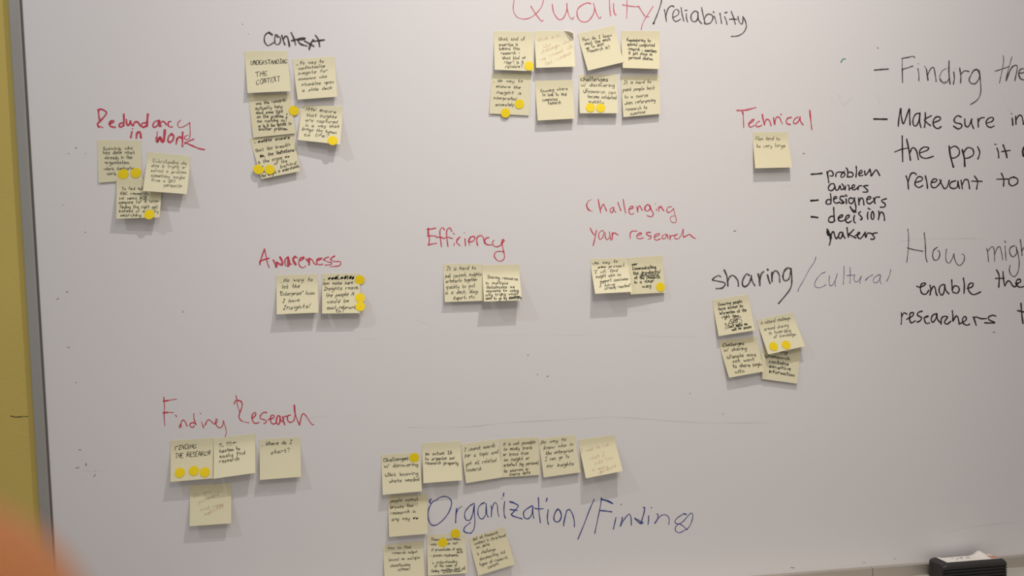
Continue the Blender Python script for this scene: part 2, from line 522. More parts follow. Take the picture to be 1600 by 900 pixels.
heading('red marker heading Challenging your research', 'red', 910, 305, 8.889, 1.7, '''
*.8 122,60 80,85 55,140
*1.3 58,130 70,180 95,210
*.6 95,205 138,225
*1.1 220,60 235,150 255,240
250,200 290,125 310,160 335,218
425,170 390,190 390,230 415,240 440,170
*.8 435,170 440,210 465,240
495,105 510,150 535,212
568,60 580,150 600,245
*1.2 650,195 700,180 700,155 670,158
*.9 670,158 645,200 655,250 690,268 712,250
*1.2 755,160 770,230
768,200 790,145 810,170 830,210
*1.3 935,150 905,130 870,165 870,200
870,200 890,220 930,205 942,150
940,145 955,200 985,255 960,298 900,285
*.7 1012,118
*.8 1028,185 1032,215
*1 1060,165 1062,220
*1.2 1065,180 1085,155 1105,180 1130,215
*.9 1235,160 1195,165 1170,205 1190,240 1230,225 1265,185
*.7 1265,185 1285,270 1305,340 1290,380 1245,375 1220,335 1235,295 1285,288
*1.2 110,460 140,520 165,550
195,490 175,590 150,698
*.8 270,490 230,530 232,600 260,610 292,560 295,500 275,490
315,520 320,590 345,620 370,590
*.9 375,510 385,580 400,625
*1.1 415,525 415,610
*1.1 415,560 430,525 460,530 492,550
665,600 665,530 690,500 755,498
*.9 755,560 815,545 820,525
820,525 780,530 755,580 790,605 845,590
*1.2 945,515 895,520 900,550 950,570
*.7 950,570 950,600 915,608
*.9 1010,580 1070,545 1060,530 1010,550 1000,600 1030,625 1080,605
*.9 1165,540 1115,560 1110,600 1150,600 1175,545 1190,600
*1 1215,560 1220,615
*.9 1218,580 1250,560 1300,560
*.8 1320,540 1280,560 1290,605 1350,590 1400,480
1400,475 1400,540 1405,580 1450,560 1490,545 1530,580 1568,600''')
heading('red marker heading Efficiency', 'red', 660, 350, 11.43, 1.95, '''
85,95 160,88 238,72
*1.5 103,80 105,180
*.9 105,180 125,280 108,372
95,215 160,210 240,215
108,372 180,355 250,345
*.9 395,100 360,62 325,90 312,150 325,280 340,405
252,238 320,235 385,258
*.9 522,125 490,68 450,90 432,150 440,280 457,400
402,250 450,235 535,258
*.7 545,155 572,185
*.8 568,345 566,385
*1.2 668,235 625,275
625,275 612,330 670,382
*.8 748,155
*.9 760,265 770,385
830,315 900,310 940,250 915,220 860,235
*1.2 860,235 825,295 835,320
*.7 825,320 845,375
*1 985,378 970,300 985,230 1050,205 1085,240 1115,345
*1 1185,240 1135,255 1115,310 1150,365 1240,372
*.9 1275,290 1250,335 1280,390 1340,405 1400,375 1425,330
*1.3 1415,335 1460,300 1445,275 1425,290
*.8 1425,300 1430,390 1455,500
*.85 1450,492 1340,490 1290,530 1290,590 1350,655 1420,655 1465,600 1455,500''')
heading('red marker heading Awareness', 'red', 400, 385, 11.43, 2.2, '''
*.9 150,45 105,180 75,265
*1.3 75,265 68,320
*.8 150,45 180,170 205,300 238,375
*1.0 65,272 140,235 232,210
*1.3 310,245 340,300 365,355
*1.8 360,358 375,290
*1.5 375,285 410,310 470,325 465,260 432,195
*1.0 560,190 515,250 530,335 580,350 600,290 575,190
*1.5 575,200 570,290 575,345
*.9 590,240 605,300 632,320
*1.6 705,315 670,260 665,210 700,185
*.6 700,182 745,205
*1.3 790,250 845,215 850,195
*.8 850,195 800,200 765,260 775,340 830,380 885,350
*1.0 895,225 930,270
*1.7 948,325 948,225
*.9 955,215 1000,240 1035,300 1075,325
*1.2 1100,250 1165,225 1172,212
*.85 1172,212 1110,215 1082,265 1100,315 1150,330 1190,315
*1.1 1295,190 1240,210 1210,240
*.8 1210,240 1280,275 1350,290 1335,325 1235,335
*1.1 1400,175 1350,205 1330,235
*.8 1330,235 1400,270 1490,270 1515,310 1470,350 1325,360''')
heading('red marker word Finding on the left', 'red', 250, 610, 11.25, 1.9, '''
*1.0 66,120 72,180
*.75 72,180 78,300 72,450 85,620
*1.2 62,190 140,178
*.7 140,178 290,152
*1.3 60,395 130,388
*.7 130,388 235,388
*1.0 275,435 290,460
*1.1 338,630 348,655
*1.1 355,600 372,635
*.9 365,630 375,560 405,520 445,555 475,625
*.9 595,410 598,500 635,600
*1.0 635,600 580,565 530,590 530,630 580,650 598,625
*.6 705,400 715,415
*.7 730,555 755,620
*1.2 755,615 765,650
*1.3 795,605 810,570
*.85 810,570 850,515 900,545 955,590 985,575 1010,520 990,500
*.9 990,500 975,560 1000,625 1050,658 1100,620 1115,535
*.7 1115,540 1150,650 1165,740 1145,815''')
heading('red marker word Research in the Finding Research heading', 'red', 360, 610, 11.43, 2.0, '''
*1.0 100,95 115,165
*.6 115,165 125,260 165,400 150,480
*1.1 68,240 85,195 130,178 190,195
*.95 190,195 212,250 190,340 160,420 155,490 205,550
*.7 205,550 260,565 330,578
*1.0 395,500 450,440 445,395 410,410 385,460 400,550 450,590 512,570
*1.1 640,395 590,395 535,450
*.95 535,450 535,500 620,530 650,560 600,592
*1.0 675,520 750,500 785,460 750,440 715,480 725,570 770,600 820,575
*1.1 890,470 850,450 820,530 830,590 860,605 885,560 885,480
*.8 885,490 910,540 930,560
*1.1 930,470 945,540 970,610
*.95 945,540 960,470 1020,460
*1.1 1070,440 1020,460 1025,540 1070,572
*.95 1070,572 1130,540 1155,440
*1.3 1142,270 1150,380
*1.0 1150,380 1165,450 1200,540 1235,615
*1.0 1235,615 1270,460 1305,415 1350,455
*.75 1350,455 1400,530 1450,600 1490,612''')
heading('blue marker word Organization', 'blue', 665, 765, 11.43, 1.45, '''
*1.1 190,190 130,215 90,270 50,370 45,500 80,600 140,640 230,610 350,500 430,370 465,240 430,160 350,122 260,140 190,190
*1.5 95,170 70,205 80,235
*1.3 555,335 545,420 535,590
*.8 550,420 590,340 650,298
*1.5 865,248 800,280
*1.1 800,280 720,370 695,460 730,545 800,535 840,430 868,290
*1.0 875,270 870,400 880,560 865,700 810,778
*1.2 810,778 730,770 680,740
*1.0 680,740 700,670 800,588
*1.6 1048,235 1000,255
*1.0 1000,255 945,320 935,430 970,510 1020,520 1070,450 1080,330
*1.2 1080,250 1085,350 1095,440 1118,488
*1.2 1172,290 1180,360 1172,485
*.9 1180,380 1215,260 1245,230 1280,280 1290,400 1310,478
*1.2 1412,215 1400,330 1405,450 1425,505
*1.3 1395,65 1388,115
*1.0 1365,155
*1.6 1508,218 1560,230
*1.1 1560,230 1650,280 1640,320 1560,410 1530,440
*1.5 1512,355 1580,365
*1.0 1580,365 1640,372
*1.3 1530,440 1570,475 1720,520
*1.2 1895,290 1800,350 1750,410 1760,490 1800,520 1850,510 1900,430 1915,300
*1.1 1912,290 1915,400 1930,510
*1.3 2015,145 2020,250
*1.0 2020,250 2025,400 2050,590
*1.2 1945,330 2010,345 2100,340
*1.5 2170,155 2155,205
*1.2 2190,360 2175,480 2180,570 2195,615
*1.3 2360,345 2310,420 2290,520 2330,575 2390,560 2425,470 2400,380 2360,345
*1.3 2465,645 2475,560 2520,380
*1.1 2520,380 2565,355 2620,430 2655,560 2658,660''')
heading('blue marker words /Finding after Organization', 'blue', 900, 770, 8.42, 1.35, '''
*1.1 240,85 180,220 100,430 25,610
*1.1 335,65 320,180 285,350 248,530
*1.8 335,85 410,105 480,138
*1.5 315,232 400,240 468,250
*1.2 592,152
*1.2 525,325 510,400 492,475
*1.4 610,325 600,380 585,435
*1.1 590,430 620,370 690,285 720,310 728,425
*1.3 885,195 905,195 890,280 860,380
*1.5 775,335 810,370 850,405 880,390
*1.0 775,340 830,360 860,400
*1.2 990,193
*1.2 955,300 955,360 948,415
*1.0 1060,278 1082,285 1075,330
*1.3 1038,400 1070,350
*1.0 1070,350 1130,295 1190,295 1225,340 1220,415
*1.8 1450,285 1420,275
*1.0 1420,275 1340,325 1300,380 1340,410 1400,385 1460,320 1510,268 1535,290 1530,350 1500,430 1455,485
*1.0 1460,488 1400,430 1350,412 1310,450 1310,500 1350,525 1400,510 1455,475''')
heading('short green marker tick', 'green', 1300, 0, 5.333, 1.7, '''
75,518 95,490 112,495''', 'stray_mark')
# specks left by pens and dry marker
V, F = [], []
for u, v, l, a, wd in [(118.6,231,1.2,.8,1.1),(107,240,.8,0,.8),(134,240,.6,0,.8),(105,456,1,.2,1.2),(90,467,2.4,-.5,.9),(99,320,.6,0,.8),(107,543,2,.3,.9),
        (119,598,1,0,.9),(125,703,1.6,.2,.9),(121,731,2.6,-.2,1.1),(134.5,726,1.6,1.5,1.4),(148,743,2.2,-.9,1.1),(149,735,.5,0,.7),(133.5,363,.8,0,.9),(379,38,.8,1,.8),(388,53,.6,.4,.7),
        (1256,240,1,.2,1.3),(1148,361,1.6,-.3,1.3),(1371.5,75,.8,.4,1.1),(1553,519,1.4,.2,1.1),(825,555,.8,0,.9),(840,585,.6,0,.8),(856,588,1.6,-.5,.9),(1078,615,.8,0,.8),(1129.5,647,.8,0,.9),
        (1238.5,887,3,.2,1.0),(1398,873,.8,0,1),(286,487,1.5,1.3,.8)]:
    ribbon(V, F, [(u-l*math.cos(a)/1, v-l*math.sin(a)), (u+l*math.cos(a), v+l*math.sin(a))], wd, lambda u, v: at(u, v, .0001))
o = link('ink_specks', V, F, M['grey'], board); o['kind'] = 'stuff'; o['label'] = 'tiny dark ink specks'
V, F = [], []
ribbon(V, F, [(1348,879.3),(1350,878.8),(1353,878.4)], .8, lambda u, v: at(u, v, .0001))
o = link('red_specks', V, F, M['lightred'], board); o['kind'] = 'stuff'
for m, wd, pts in [('smudge',2.0,[(640,668),(730,667),(790,661),(880,656),(960,652),(1050,658),(1110,661),(1200,661)]),('smudge',1.6,[(134.3,734),(134.8,741),(135.3,749)]),('ghost',1.6,[(130,736),(200,739),(262,741)]),
                   ('ghost',2.2,[(560,530),(700,526),(900,524),(1090,527)]),('smudge',1.4,[(1400,380),(1430,374),(1500,373),(1536,373)]),('ghost',3,[(650,500),(680,512),(720,534)]),
                   ('ghost',2.2,[(1372,115),(1368,140),(1374,160)]),('ghost',2,[(1470,833),(1530,822),(1600,815)]),('ghost',1.6,[(1555,130),(1572,162),(1588,190)]),
                   ('ghost',1.8,[(475,655),(500,651),(560,650)]),('ghost',2.0,[(1178,290),(1205,286),(1238,292)]),('ghost',5,[(1300,152),(1305,162),(1312,150),(1318,164),(1330,153)])]:
    V, F = [], []; ribbon(V, F, pts, wd, lambda u, v: at(u, v, .00006), wob=.35)
    link('wiped_streak', V, F, M[m], board)

# ------------------------------------------------------------------ single-stroke handwriting alphabet (x 0-4, y: 0 descender, 3 baseline, 6 x-height, 9 ascender)
GL = dict(a='36 16 05 04 13 23 35|36 34 43', b='09 03 23 34 35 26 05', c='36 16 05 04 13 33', d='36 16 05 04 13 23 34|39 34 33', e='05 35 36 16 05 04 13 33',
 f='39 29 18 13|06 36', g='36 16 05 04 13 34|36 31 20 00', h='09 03|04 16 26 35 33', i='06 03|08', j='26 21 10 00|28', k='09 03|36 04 33', l='09 04 13',
 m='06 03|05 16 25 23|25 36 45 43', n='06 03|05 16 26 35 33', o='16 05 04 13 23 34 35 26 16', p='06 00|05 26 35 34 23 03', q='36 16 05 04 13 34|36 30 40',
 r='06 03|05 16 36', s='36 16 05 34 23 03', t='19 14 23 33|06 36', u='06 04 13 23 35|36 33', v='06 13 36', w='06 13 25 33 46', x='06 33|36 03',
 y='06 04 13 34|36 31 10', z='06 36 03 33', A='03 29 43|15 35', B='03 09 28 36 06|06 36 34 03', C='48 29 07 04 13 44', D='03 09 39 46 33 03', E='39 09 03 33|06 26',
 F='39 09 03|06 26', G='48 29 07 04 13 44 45 25', H='09 03|39 33|06 36', I='09 39|29 13|03 33', K='09 03|39 06 33', L='09 03 33', M='03 09 25 49 43', N='03 09 33 39',
 O='29 07 05 13 33 45 47 39 29', P='03 09 39 37 06', R='03 09 39 37 06|16 43', S='38 19 07 35 33 03', T='09 49|29 23', U='09 04 13 33 49', V='09 23 49',
 W='09 13 26 33 49', X='09 33|39 03', Y='09 26 39|26 13')
GL.update({'.': '03', ',': '14 02', '-': '05 35', '_': '04 24', '!': '09 05|03', '?': '08 19 38 25|23', '"': '09 08|19 18', '/': '02 39', '(': '29 16 12', ')': '09 16 02', '>': '07 03 33|24 33 22', "'": '09 08',
           '#': '05 36 04 35 03 36 14 45 24 46 13 45', '%': '04 17 13 28 14 38 23 37 34 04'})
def text_strokes(txt, x0, y0, x1, y1, xh, slant):
    adv, tot = [], 0
    for ch in txt:
        if ch == ' ': adv.append((tot, None)); tot += 5.5; continue
        g = [[(int(p[0]), int(p[1])) for p in s.split()] for s in GL[ch].split('|')]
        wd = max(p[0] for s in g for p in s); adv.append((tot, g)); tot += wd+1.6
    L = math.hypot(x1-x0, y1-y0); dx, dy = (x1-x0)/L, (y1-y0)/L; k = L/max(tot-1.6, 1); hz = xh/3
    for off, g in adv:
        if not g: continue
        jy = rnd.uniform(-.5, .5); js = rnd.uniform(.9, 1.12)
        for s in g:
            pts = []
            for (a, b) in s:
                b = (b-3)*js+jy
                X = (off+a+rnd.uniform(-.28, .28)+b*slant)*k; Y = (b+rnd.uniform(-.3, .3))*hz
                pts.append((x0+dx*X+dy*Y, y0+dy*X-dx*Y))
            yield pts

# ------------------------------------------------------------------ sticky notes
NOTES = {}
def surface(c, L, base, curl=(0, 0)):
    """c: four corners in photograph pixels (TL,TR,BR,BL); the sticky top strip lies on the board, the foot stands off by L"""
    La, Lb = (L if isinstance(L, tuple) else (L, L))          # left foot, right foot
    P = [at(*c[0], base), at(*c[1], base), at(*c[2], base+Lb), at(*c[3], base+La)]
    def W(s, t):
        q = max(0, (t-.20)/.80); f = q**1.2
        return f
    def S(s, t):
        top = P[0].lerp(P[1], s); bot = P[3].lerp(P[2], s); p = top.lerp(bot, t)
        lift = (La+(Lb-La)*s)
        bow = curl[0]*math.sin(math.pi*min(max(s, 0), 1))*max(0, t)
        return Vector((p.x, -(base+lift*W(s, t)+bow), p.z))
    return S
def inv_bilin(c, u, v):
    s = t = .5
    for _ in range(8):
        f = [(1-s)*(1-t)*c[0][j]+s*(1-t)*c[1][j]+s*t*c[2][j]+(1-s)*t*c[3][j] for j in (0, 1)]
        ds = [(1-t)*(c[1][j]-c[0][j])+t*(c[2][j]-c[3][j]) for j in (0, 1)]
        dt = [(1-s)*(c[3][j]-c[0][j])+s*(c[2][j]-c[1][j]) for j in (0, 1)]
        det = ds[0]*dt[1]-ds[1]*dt[0]; ex, ey = u-f[0], v-f[1]
        s += (ex*dt[1]-ey*dt[0])/det; t += (ds[0]*ey-ds[1]*ex)/det
    return s, t
def note(key, c, L, label, group, lines, base=.0006, xh=2.6, pen='pen', slant=.12, wd=.76, dots=(), curl=0., extra=None, fold=False):
    L = tuple(x/1000 for x in L) if isinstance(L, tuple) else L/1000
    Sf = surface(c, L, base, (curl/1000, 0)); n = 12
    root = empty('sticky_note', Sf(.5, 0), label, 'sticky note', group)
    V, F = [], []; th = .00022
    for j in range(n+1):
        for i in range(n+1): V.append(Sf(i/n, j/n))
    m = len(V)
    for v in V[:m]: V.append(v+Vector((0, th, 0)))
    for j in range(n):
        for i in range(n):
            if fold and (n-1-i)+j < 3: continue
            a = j*(n+1)+i; F.append((a, a+n+1, a+n+2, a+1)); F.append((m+a, m+a+1, m+a+n+2, m+a+n+1))
    rim = []
    for i in range(n):
        a = i; rim.append((a, a+1)); a = n*(n+1)+i; rim.append((a+1, a))
        a = i*(n+1); rim.append((a+n+1, a)); a = i*(n+1)+n; rim.append((a, a+n+1))
    if fold: rim = [e for e in rim if not all(k % (n+1)-k//(n+1) >= n-3 and k//(n+1) <= 3 and k % (n+1) >= n-3 for k in e)]
    for a, b in rim:
        k = len(V); V += [V[a], V[b], V[m+b], V[m+a]]; F.append((k, k+1, k+2, k+3))
    link('note_sheet', V, F, NOTE[len(NOTES) % 3], root, True)
    if fold:   # the upper right corner has come off and curls forward
        V2, F2 = [], []; q = 6
        for j in range(q+1):
            for i in range(q+1):
                a, b = i/q, j/q                      # a along the crease, b towards the tip
                s0, t0 = 1-3/n*(1-a), 3/n*a; s1, t1 = 1-.01, .015
                s = s0+(s1-s0)*b; t = t0+(t1-t0)*b; p = Sf(s, t); h = .0085*math.sin(b*1.25)
                V2.append(p+Vector((-.002*b, -h, -.005*b*b)))
        for j in range(q):
            for i in range(q): k = j*(q+1)+i; F2.append((k, k+1, k+q+2, k+q+1))
        link('curled_corner', V2, F2, NOTE[0], root, True)
    V, F = [], []
    off = [0]
    def fn(u, v):
        s, t = inv_bilin(c, u, v); s = min(max(s, -.01), 1.01); t = min(max(t, 0), 1.0)
        return Sf(s, t)+Vector((0, -.00016-off[0], 0))
    for ln in lines:
        txt, x0, y0, x1, y1 = ln[:5]; h = ln[5] if len(ln) > 5 else xh; w2 = ln[6] if len(ln) > 6 else wd
        for pts in text_strokes(txt, x0, y0, x1, y1, h, slant):
            off[0] = (off[0]+.000003) % .00012
            ribbon(V, F, pts, w2, fn, 1.6, .2)
    if extra:
        for pts, w2 in extra: ribbon(V, F, pts, w2, fn, 1.2, .1)
    if V: link('handwriting', V, F, M[pen], root)
    NOTES[key] = root
    for k, (u, v, r, dl) in enumerate(dots):
        s, t = inv_bilin(c, u, v)
        cc = Sf(s, min(t, 1.0)); e = .02
        ax = (Sf(min(s, 1)-e, t)-Sf(min(s, 1)-2*e, t)).normalized(); tt = min(max(t, .03), .97)
        az = (Sf(min(s, .95), tt-e)-Sf(min(s, .95), tt+e)).normalized(); nn = ax.cross(az).normalized()
        if nn.y > 0: nn = -nn
        p = at(u, v, -cc.y+.0005); R = r/1000.0; V, F = [p+nn*.0004], []; N = 36
        for q in range(N):
            a = 2*math.pi*q/N; V.append(p+nn*.0003+(ax*math.cos(a)+az*math.sin(a))*R)
        for q in range(N): V.append(V[1+q]-nn*.00015)
        for q in range(N): F.append((0, 1+q, 1+(q+1) % N)); F.append((1+q, 1+N+q, 1+N+(q+1) % N, 1+(q+1) % N))
        d = link('dot_sticker', V, F, M['dot']); d['label'] = dl; d['category'] = 'sticker'; d['group'] = 'yellow dot stickers on the notes'
G = 'sticky notes under the %s heading'
DR = 9.3
g = G % 'Redundancy in Work'
note('knowing', [(151.8,218.9),(219.6,219.6),(222,280),(154,285.6)], 1.6, 'pale yellow sticky note reading Knowing who has done what, left in the Redundancy group', g,
 [('Knowing, who',162,234.5,207,233),('has done what',161,240.5,210,240),('already in the',164,248.5,206,248),('organization.',164,256,202,256),('-dark duplicate',162,266,208,265),('work',167,273.5,181,273)],
 dots=[(192.4,272,DR,'yellow dot at the foot of the Knowing who note, left of its neighbour'),(212.2,270.2,DR,'yellow dot at the right bottom corner of the Knowing who note')], slant=0)
note('tofind', [(181.6,277.8),(252.7,281),(249.3,339.6),(181.6,341.8)], (9,12), 'pale yellow sticky note reading To find out, lowest in the Redundancy group', g,
 [('To find out',190,297,223,296),('RBC research,',188,304.5,232,304),('we need ASK',186,311.5,229,311),('someone for it later',185,318.5,248,316),('finding the right ppl)',187,325.5,246,325),('instead of actually',186,331.5,247,332),('searching',188,338,220,338)],
 base=.0026, dots=[(233.3,335.1,DR,'yellow dot on the foot of the To find out note')], slant=0, xh=2.4)
note('understanding', [(230,237.3),(297,244),(291.8,303.3),(223.3,298.2)], 14, 'pale yellow sticky note with thin writing Understanding who else, right in the Redundancy group', g,
 [('Understanding who',238,253,291,257),('else is trying or',236,260,289,263.5),('solved a problem',235,268,290,271.5),('something maybe',235,276,288,279.5),('from a diff',236,283.5,273,285.5),('perspectiv',256,291,284,293)], pen='graypen', slant=.1, wd=.7)
g = G % 'Context'
note('ctx1', [(381.7,80),(447.7,79.6),(454.3,142.4),(386.7,145.3)], 8, 'pale yellow sticky note reading UNDERSTANDING THE CONTEXT', g,
 [('UNDERSTANDING',391.5,101,448,98.5,3.0,.95),('THE',399,120,417,116.5,3.3,.9),('CONTEXT',401,132,437,126,3.5,.9)], slant=.15)
note('ctx3', [(387.5,147),(453.3,146),(461.7,208.3),(395.8,215)], 2.5, 'pale yellow sticky note reading was this research actually help, below UNDERSTANDING THE CONTEXT', g,
 [('was this research',400,164,446,158),('actually help',399,171.5,441,168),('shed some light',400,178,442,176),('on the problem I',401.5,184.5,449,183),('am working on?',402,191,448,189.5),('or is it too specific to',404,199,455,195),('another problem.',404,203.5,449,203)],
 dots=[(459.2,172.8,DR,'yellow dot on the right edge of the was this research note')], slant=.05, xh=2.5, wd=.85)
note('ctx2', [(456.7,92.4),(522.4,88.3),(527,151),(465,155.7)], 7.5, 'pale yellow sticky note reading No way to contextualize, right of UNDERSTANDING THE CONTEXT', g,
 [('-',462.5,103,465.5,102.5),('No way to',469,100.5,505,97.5),('contextualize',466,108.5,507,104.5),('insights for',466,116.5,511,112),('someone who',466,125.5,510,121),('stumbles upon',471,134,521,129.5),('a slide deck',472,143.5,518,138.5)], slant=.3, xh=2.3)
note('ctx4', [(471,164.5),(535.5,165.8),(531.3,225.8),(465.3,218.7)], (11,15), 'pale yellow sticky note reading HMW ensure that insights, lower right in the Context group', g,
 [('-',473,170,475.5,170),('HMW ensure',478,172,524,176.5),('that insights',478,181.5,525,184.5),('are captured',477,189,526,192.5),('in a way that',477,197.5,529,199.5),('brings the human',472,203,525,209),('to life?',474,212.5,512,214)],
 dots=[(519.7,219.7,DR,'yellow dot at the foot of the HMW ensure that insights note')], slant=.3, xh=2.4)
note('ctx5', [(390,216.3),(458.3,209.7),(468.3,267.5),(408.7,279.7)], 7, 'pale yellow sticky note reading ensure that the breadth, lowest in the Context group', g,
 [('-',397,226,400,224.5),('##HMW ensure',403,223,452,216,2.4,1.0),('that the breadth',399,237.5,453,228),('%#, the limitations',406,246,459,236,2.6,1.0),('& the scope ##'.replace('&','b'),404,256,452,245.5),('#    of the',408,262.5,448,253.5),('x    behind',411,270,462,256.5),('the insight is understands',409,277,467,261)],
 dots=[(403.7,264.7,DR,'yellow dot left of another at the foot of the that the breadth note'),(421.3,265,DR,'yellow dot inside the foot of the that the breadth note, right of another')], slant=.25, xh=2.5)
g = G % 'Quality/reliability'
note('q1', [(771.7,48.3),(832.9,49.8),(834,111.2),(772.8,109)], 8, 'pale yellow sticky note reading What kind of expertise, top left in the Quality group', g,
 [('What kind of',779.5,63,820,62.5),('expertise is',780,71.5,809,71),('behind this',780.5,78,812,77.5),('research -',783,85,812,84),('What kind of',785,92.5,821,92),('rigor? is it',788,99,818,99.5),('reliable?',789.5,106,816,105.5)],
 dots=[(826.7,103.1,DR,'yellow dot at the right bottom corner of the What kind of expertise note')], slant=.05, xh=2.4)
note('q5', [(768.5,114.5),(829.9,114),(826.5,180.6),(764.7,177.4)], (2.5,2), 'pale yellow sticky note reading No way to ensure the insight, lower left of Quality', g,
 [('. No way to',771,128,816,128.5),('ensure the',775,136.5,812,138.5),('insight is',775,146,814,147.5),('interpreted',771,154.5,806,156.5),('accurately',774,165.5,802,165)],
 dots=[(811.4,162.6,DR,'yellow dot beside the last line of the No way to ensure the insight note'),(789.9,176.4,DR,'yellow dot over the bottom edge of the No way to ensure the insight note')], slant=.35, xh=2.3)
note('q6', [(836.2,126.3),(895,124.8),(898.2,185.3),(840.2,188.3)], 10, 'pale yellow sticky note reading Knowing where to look, second of the lower Quality row', g,
 [('Knowing where',845.5,144,887,140),('to look to find',848,150,885,149),('completed',848,157.5,871,157),('research.',857,163,877,161.5)], slant=0, xh=2.4)
note('q2', [(835.2,48.5),(896,48.8),(898.9,104),(837.8,106)], 12, 'pale yellow sticky note with faint red writing and a curled upper right corner', g,
 [('What are',841,65,873,57),('the',849,75,861,71),('challenges when',847,83.5,893,64),('we cannot will',846,95,895,74),('find research',853,103,893,84)], pen='redpen', slant=.2, wd=.75, fold=True)
note('q3', [(902.3,52.7),(959.9,39.4),(974.6,97),(918.7,110.3)], 10, 'tilted pale yellow sticky note reading How do I know, top row of Quality', g,
 [('How do I know',911.5,64,956,56.5),('what the most',914,70.5,954,62.5),('up to date',916.5,76.5,944,70),('research is?',919,81.5,953,75.5)], slant=0, xh=2.5, wd=.85)
note('q4', [(970.8,48.3),(1031.1,48.5),(1030.7,107.8),(973.1,106.1)], 11, 'pale yellow sticky note reading Remembering to upload, top right in the Quality group', g,
 [('Remembering to',980,64,1017,65),('upload completed',980.5,70.5,1023,72.5),('research - sometimes',982,77.5,1026,82),('it just stays on',983,84.5,1019,86.5),('personal devices.',983,91.5,1020,93.5)], slant=0, xh=2.4, wd=.85)
note('q7', [(904.7,117.3),(964.6,116.5),(965.9,177),(906,177)], 10, 'pale yellow sticky note reading challenges w/ discovering, Research can become outdated', g,
 [('challenges',907.5,126,950,126.5,3.0,1.0),('w/ discovering',908,134,960,135.5),('>Research can',912,144.5,962,146.5),('become outdated',919,152.5,963,154.5),('quickly',920,160.5,943,161.5)],
 dots=[(922.5,167.9,DR,'left yellow dot under the word quickly on the outdated note'),(938.5,168.5,DR,'right yellow dot under the word quickly on the outdated note')], slant=0, xh=2.6)
note('q8', [(970.3,118.8),(1031.3,116.9),(1031.7,177.9),(974,183)], 7, 'pale yellow sticky note reading It is hard to point people back, below Quality', g,
 [('It is hard to',975,131.5,1017,129.5),('point people back',974,142.5,1023,139),('to a source',976,154,1012,150.5),('when referencing',976,163.5,1024,158.5),('research to',978,173,1011,169.5),('someone',985,180,1008,176.5)], slant=.25, xh=2.6)
note('tech', [(1176.8,206.5),(1230.7,206),(1237.9,261.5),(1180,263)], 12, 'single pale yellow sticky note reading Files tend to be very large, below Technical', 'sticky notes under the Technical heading',
 [('Files tend to',1181,219,1219,218.5),('be very large',1183,230.5,1227,229.5)], slant=.2, xh=2.6, pen='graypen')
g = G % 'Efficiency'
note('eff1', [(692.4,412.4),(751.6,412),(755.6,470),(695,472)], 8.5, 'pale yellow sticky note reading It is hard to pull content, below Efficiency', g,
 [('It is hard to',698,422.5,743,420.5),('pull content, insights',696,434,752,430.5),('artefacts together',696.5,442,746,438.5),('quickly to put',697,451,742,448.5),('in a deck, blog,',696,460,747,457),('Report, etc.',709,468.5,742,465.5)], slant=.25, xh=2.7)
note('eff2', [(753,414.4),(811,413),(815.6,469),(756.4,471.2)], 20, 'pale yellow sticky note reading Sharing resource in multiple, right of the Efficiency pair', g,
 [('Sharing resource',762,435,809,438),('in multiple',760,444,794,444.5),('databases as',760.5,451,804,450),('opposed to using',760,456.5,810,455.5),('only trying would',759,463,809,460.5),('need to go by something',759,468,815,467,2.2,.9),('sometimes.',796,466,813,464,1.6,.8)], slant=0, xh=2.2, wd=.85)
g = G % 'Challenging your research'
note('ch2', [(981.6,403),(1035,399.2),(1040,457),(985,460)], (11,7), 'pale yellow sticky note with bold writing Communicating the drawbacks, right of the Challenging pair', g,
 [('##r',988,415.5,996,414.5,2.8,1.1),('Communicating',989,422,1025,419,2.4,1.05),('the drawbacks/',990,429.5,1033,426.5,2.6,1.05),('limitations',1001,432.5,1029,430.5,1.8,1.0),('of the research',992,436.5,1031,434.5,2.4,1.05),('in a clear',992,443,1022,440.5,2.4,1.05),('way',1004,449.5,1017,448.5,2.6,1.05)],
 dots=[(1032,448.4,DR,'yellow dot at the right bottom corner of the Communicating note')], slant=0)
note('ch1', [(922.4,404.4),(981,403),(987.6,456),(930,459)], 20, 'pale yellow sticky note reading No way to present, left of the Challenging pair', g,
 [('-No way to',925.5,414,965,410),('### present',935,419.5,976,416.5,2.4,.9),('"I will find',928,427.5,965,424.5),('insight able to',932,434.5,970,431),('support conclusion',938,441.5,982,437.5),('I have',937,448.5,960,446.5),('already reached"',945,452.5,985,448)], slant=.3, xh=2.3)
g = G % 'Awareness'
note('aw1', [(431.2,430.2),(495.8,427.9),(497.6,488.4),(432.3,491.2)], 14, 'pale yellow sticky note reading No way to let the Enterprise know, below Awareness', g,
 [('-',437,443.5,439.5,443),('No way to',443,440.5,488,439),('let the',440,451.5,467,449.5),('"Enterprise" know',436,462,491,460),('I have',441,473.5,467,471.5),('Insights!',442,484,483,480.5)], slant=.35, xh=2.9, wd=.85)
note('aw2', [(502.7,427.9),(562,427.3),(562,489.2),(503.2,490)], 14, 'pale yellow sticky note with crossed-out first line, right of the Awareness pair', g,
 [('. ##%l_#%t%%',506,437,552,436,3.0,1.25),('How make sure',504,445.5,551,443.5),('Insights reach',506,453.5,559,452),('the people it',509,464.5,553,461.5),('would be',511,474,544,472),('most relevant',511,483.5,555,482),('to?',524,487.8,536,487.5)],
 dots=[(562.3,437.2,DR,'topmost yellow dot on the right edge of the crossed-out note'),(562.6,465.5,DR,'middle yellow dot on the right edge of the crossed-out note'),(562.9,478.8,DR,'lowest yellow dot on the right edge of the crossed-out note')], slant=.3, xh=2.7, wd=.85)
g = G % 'sharing/cultural'
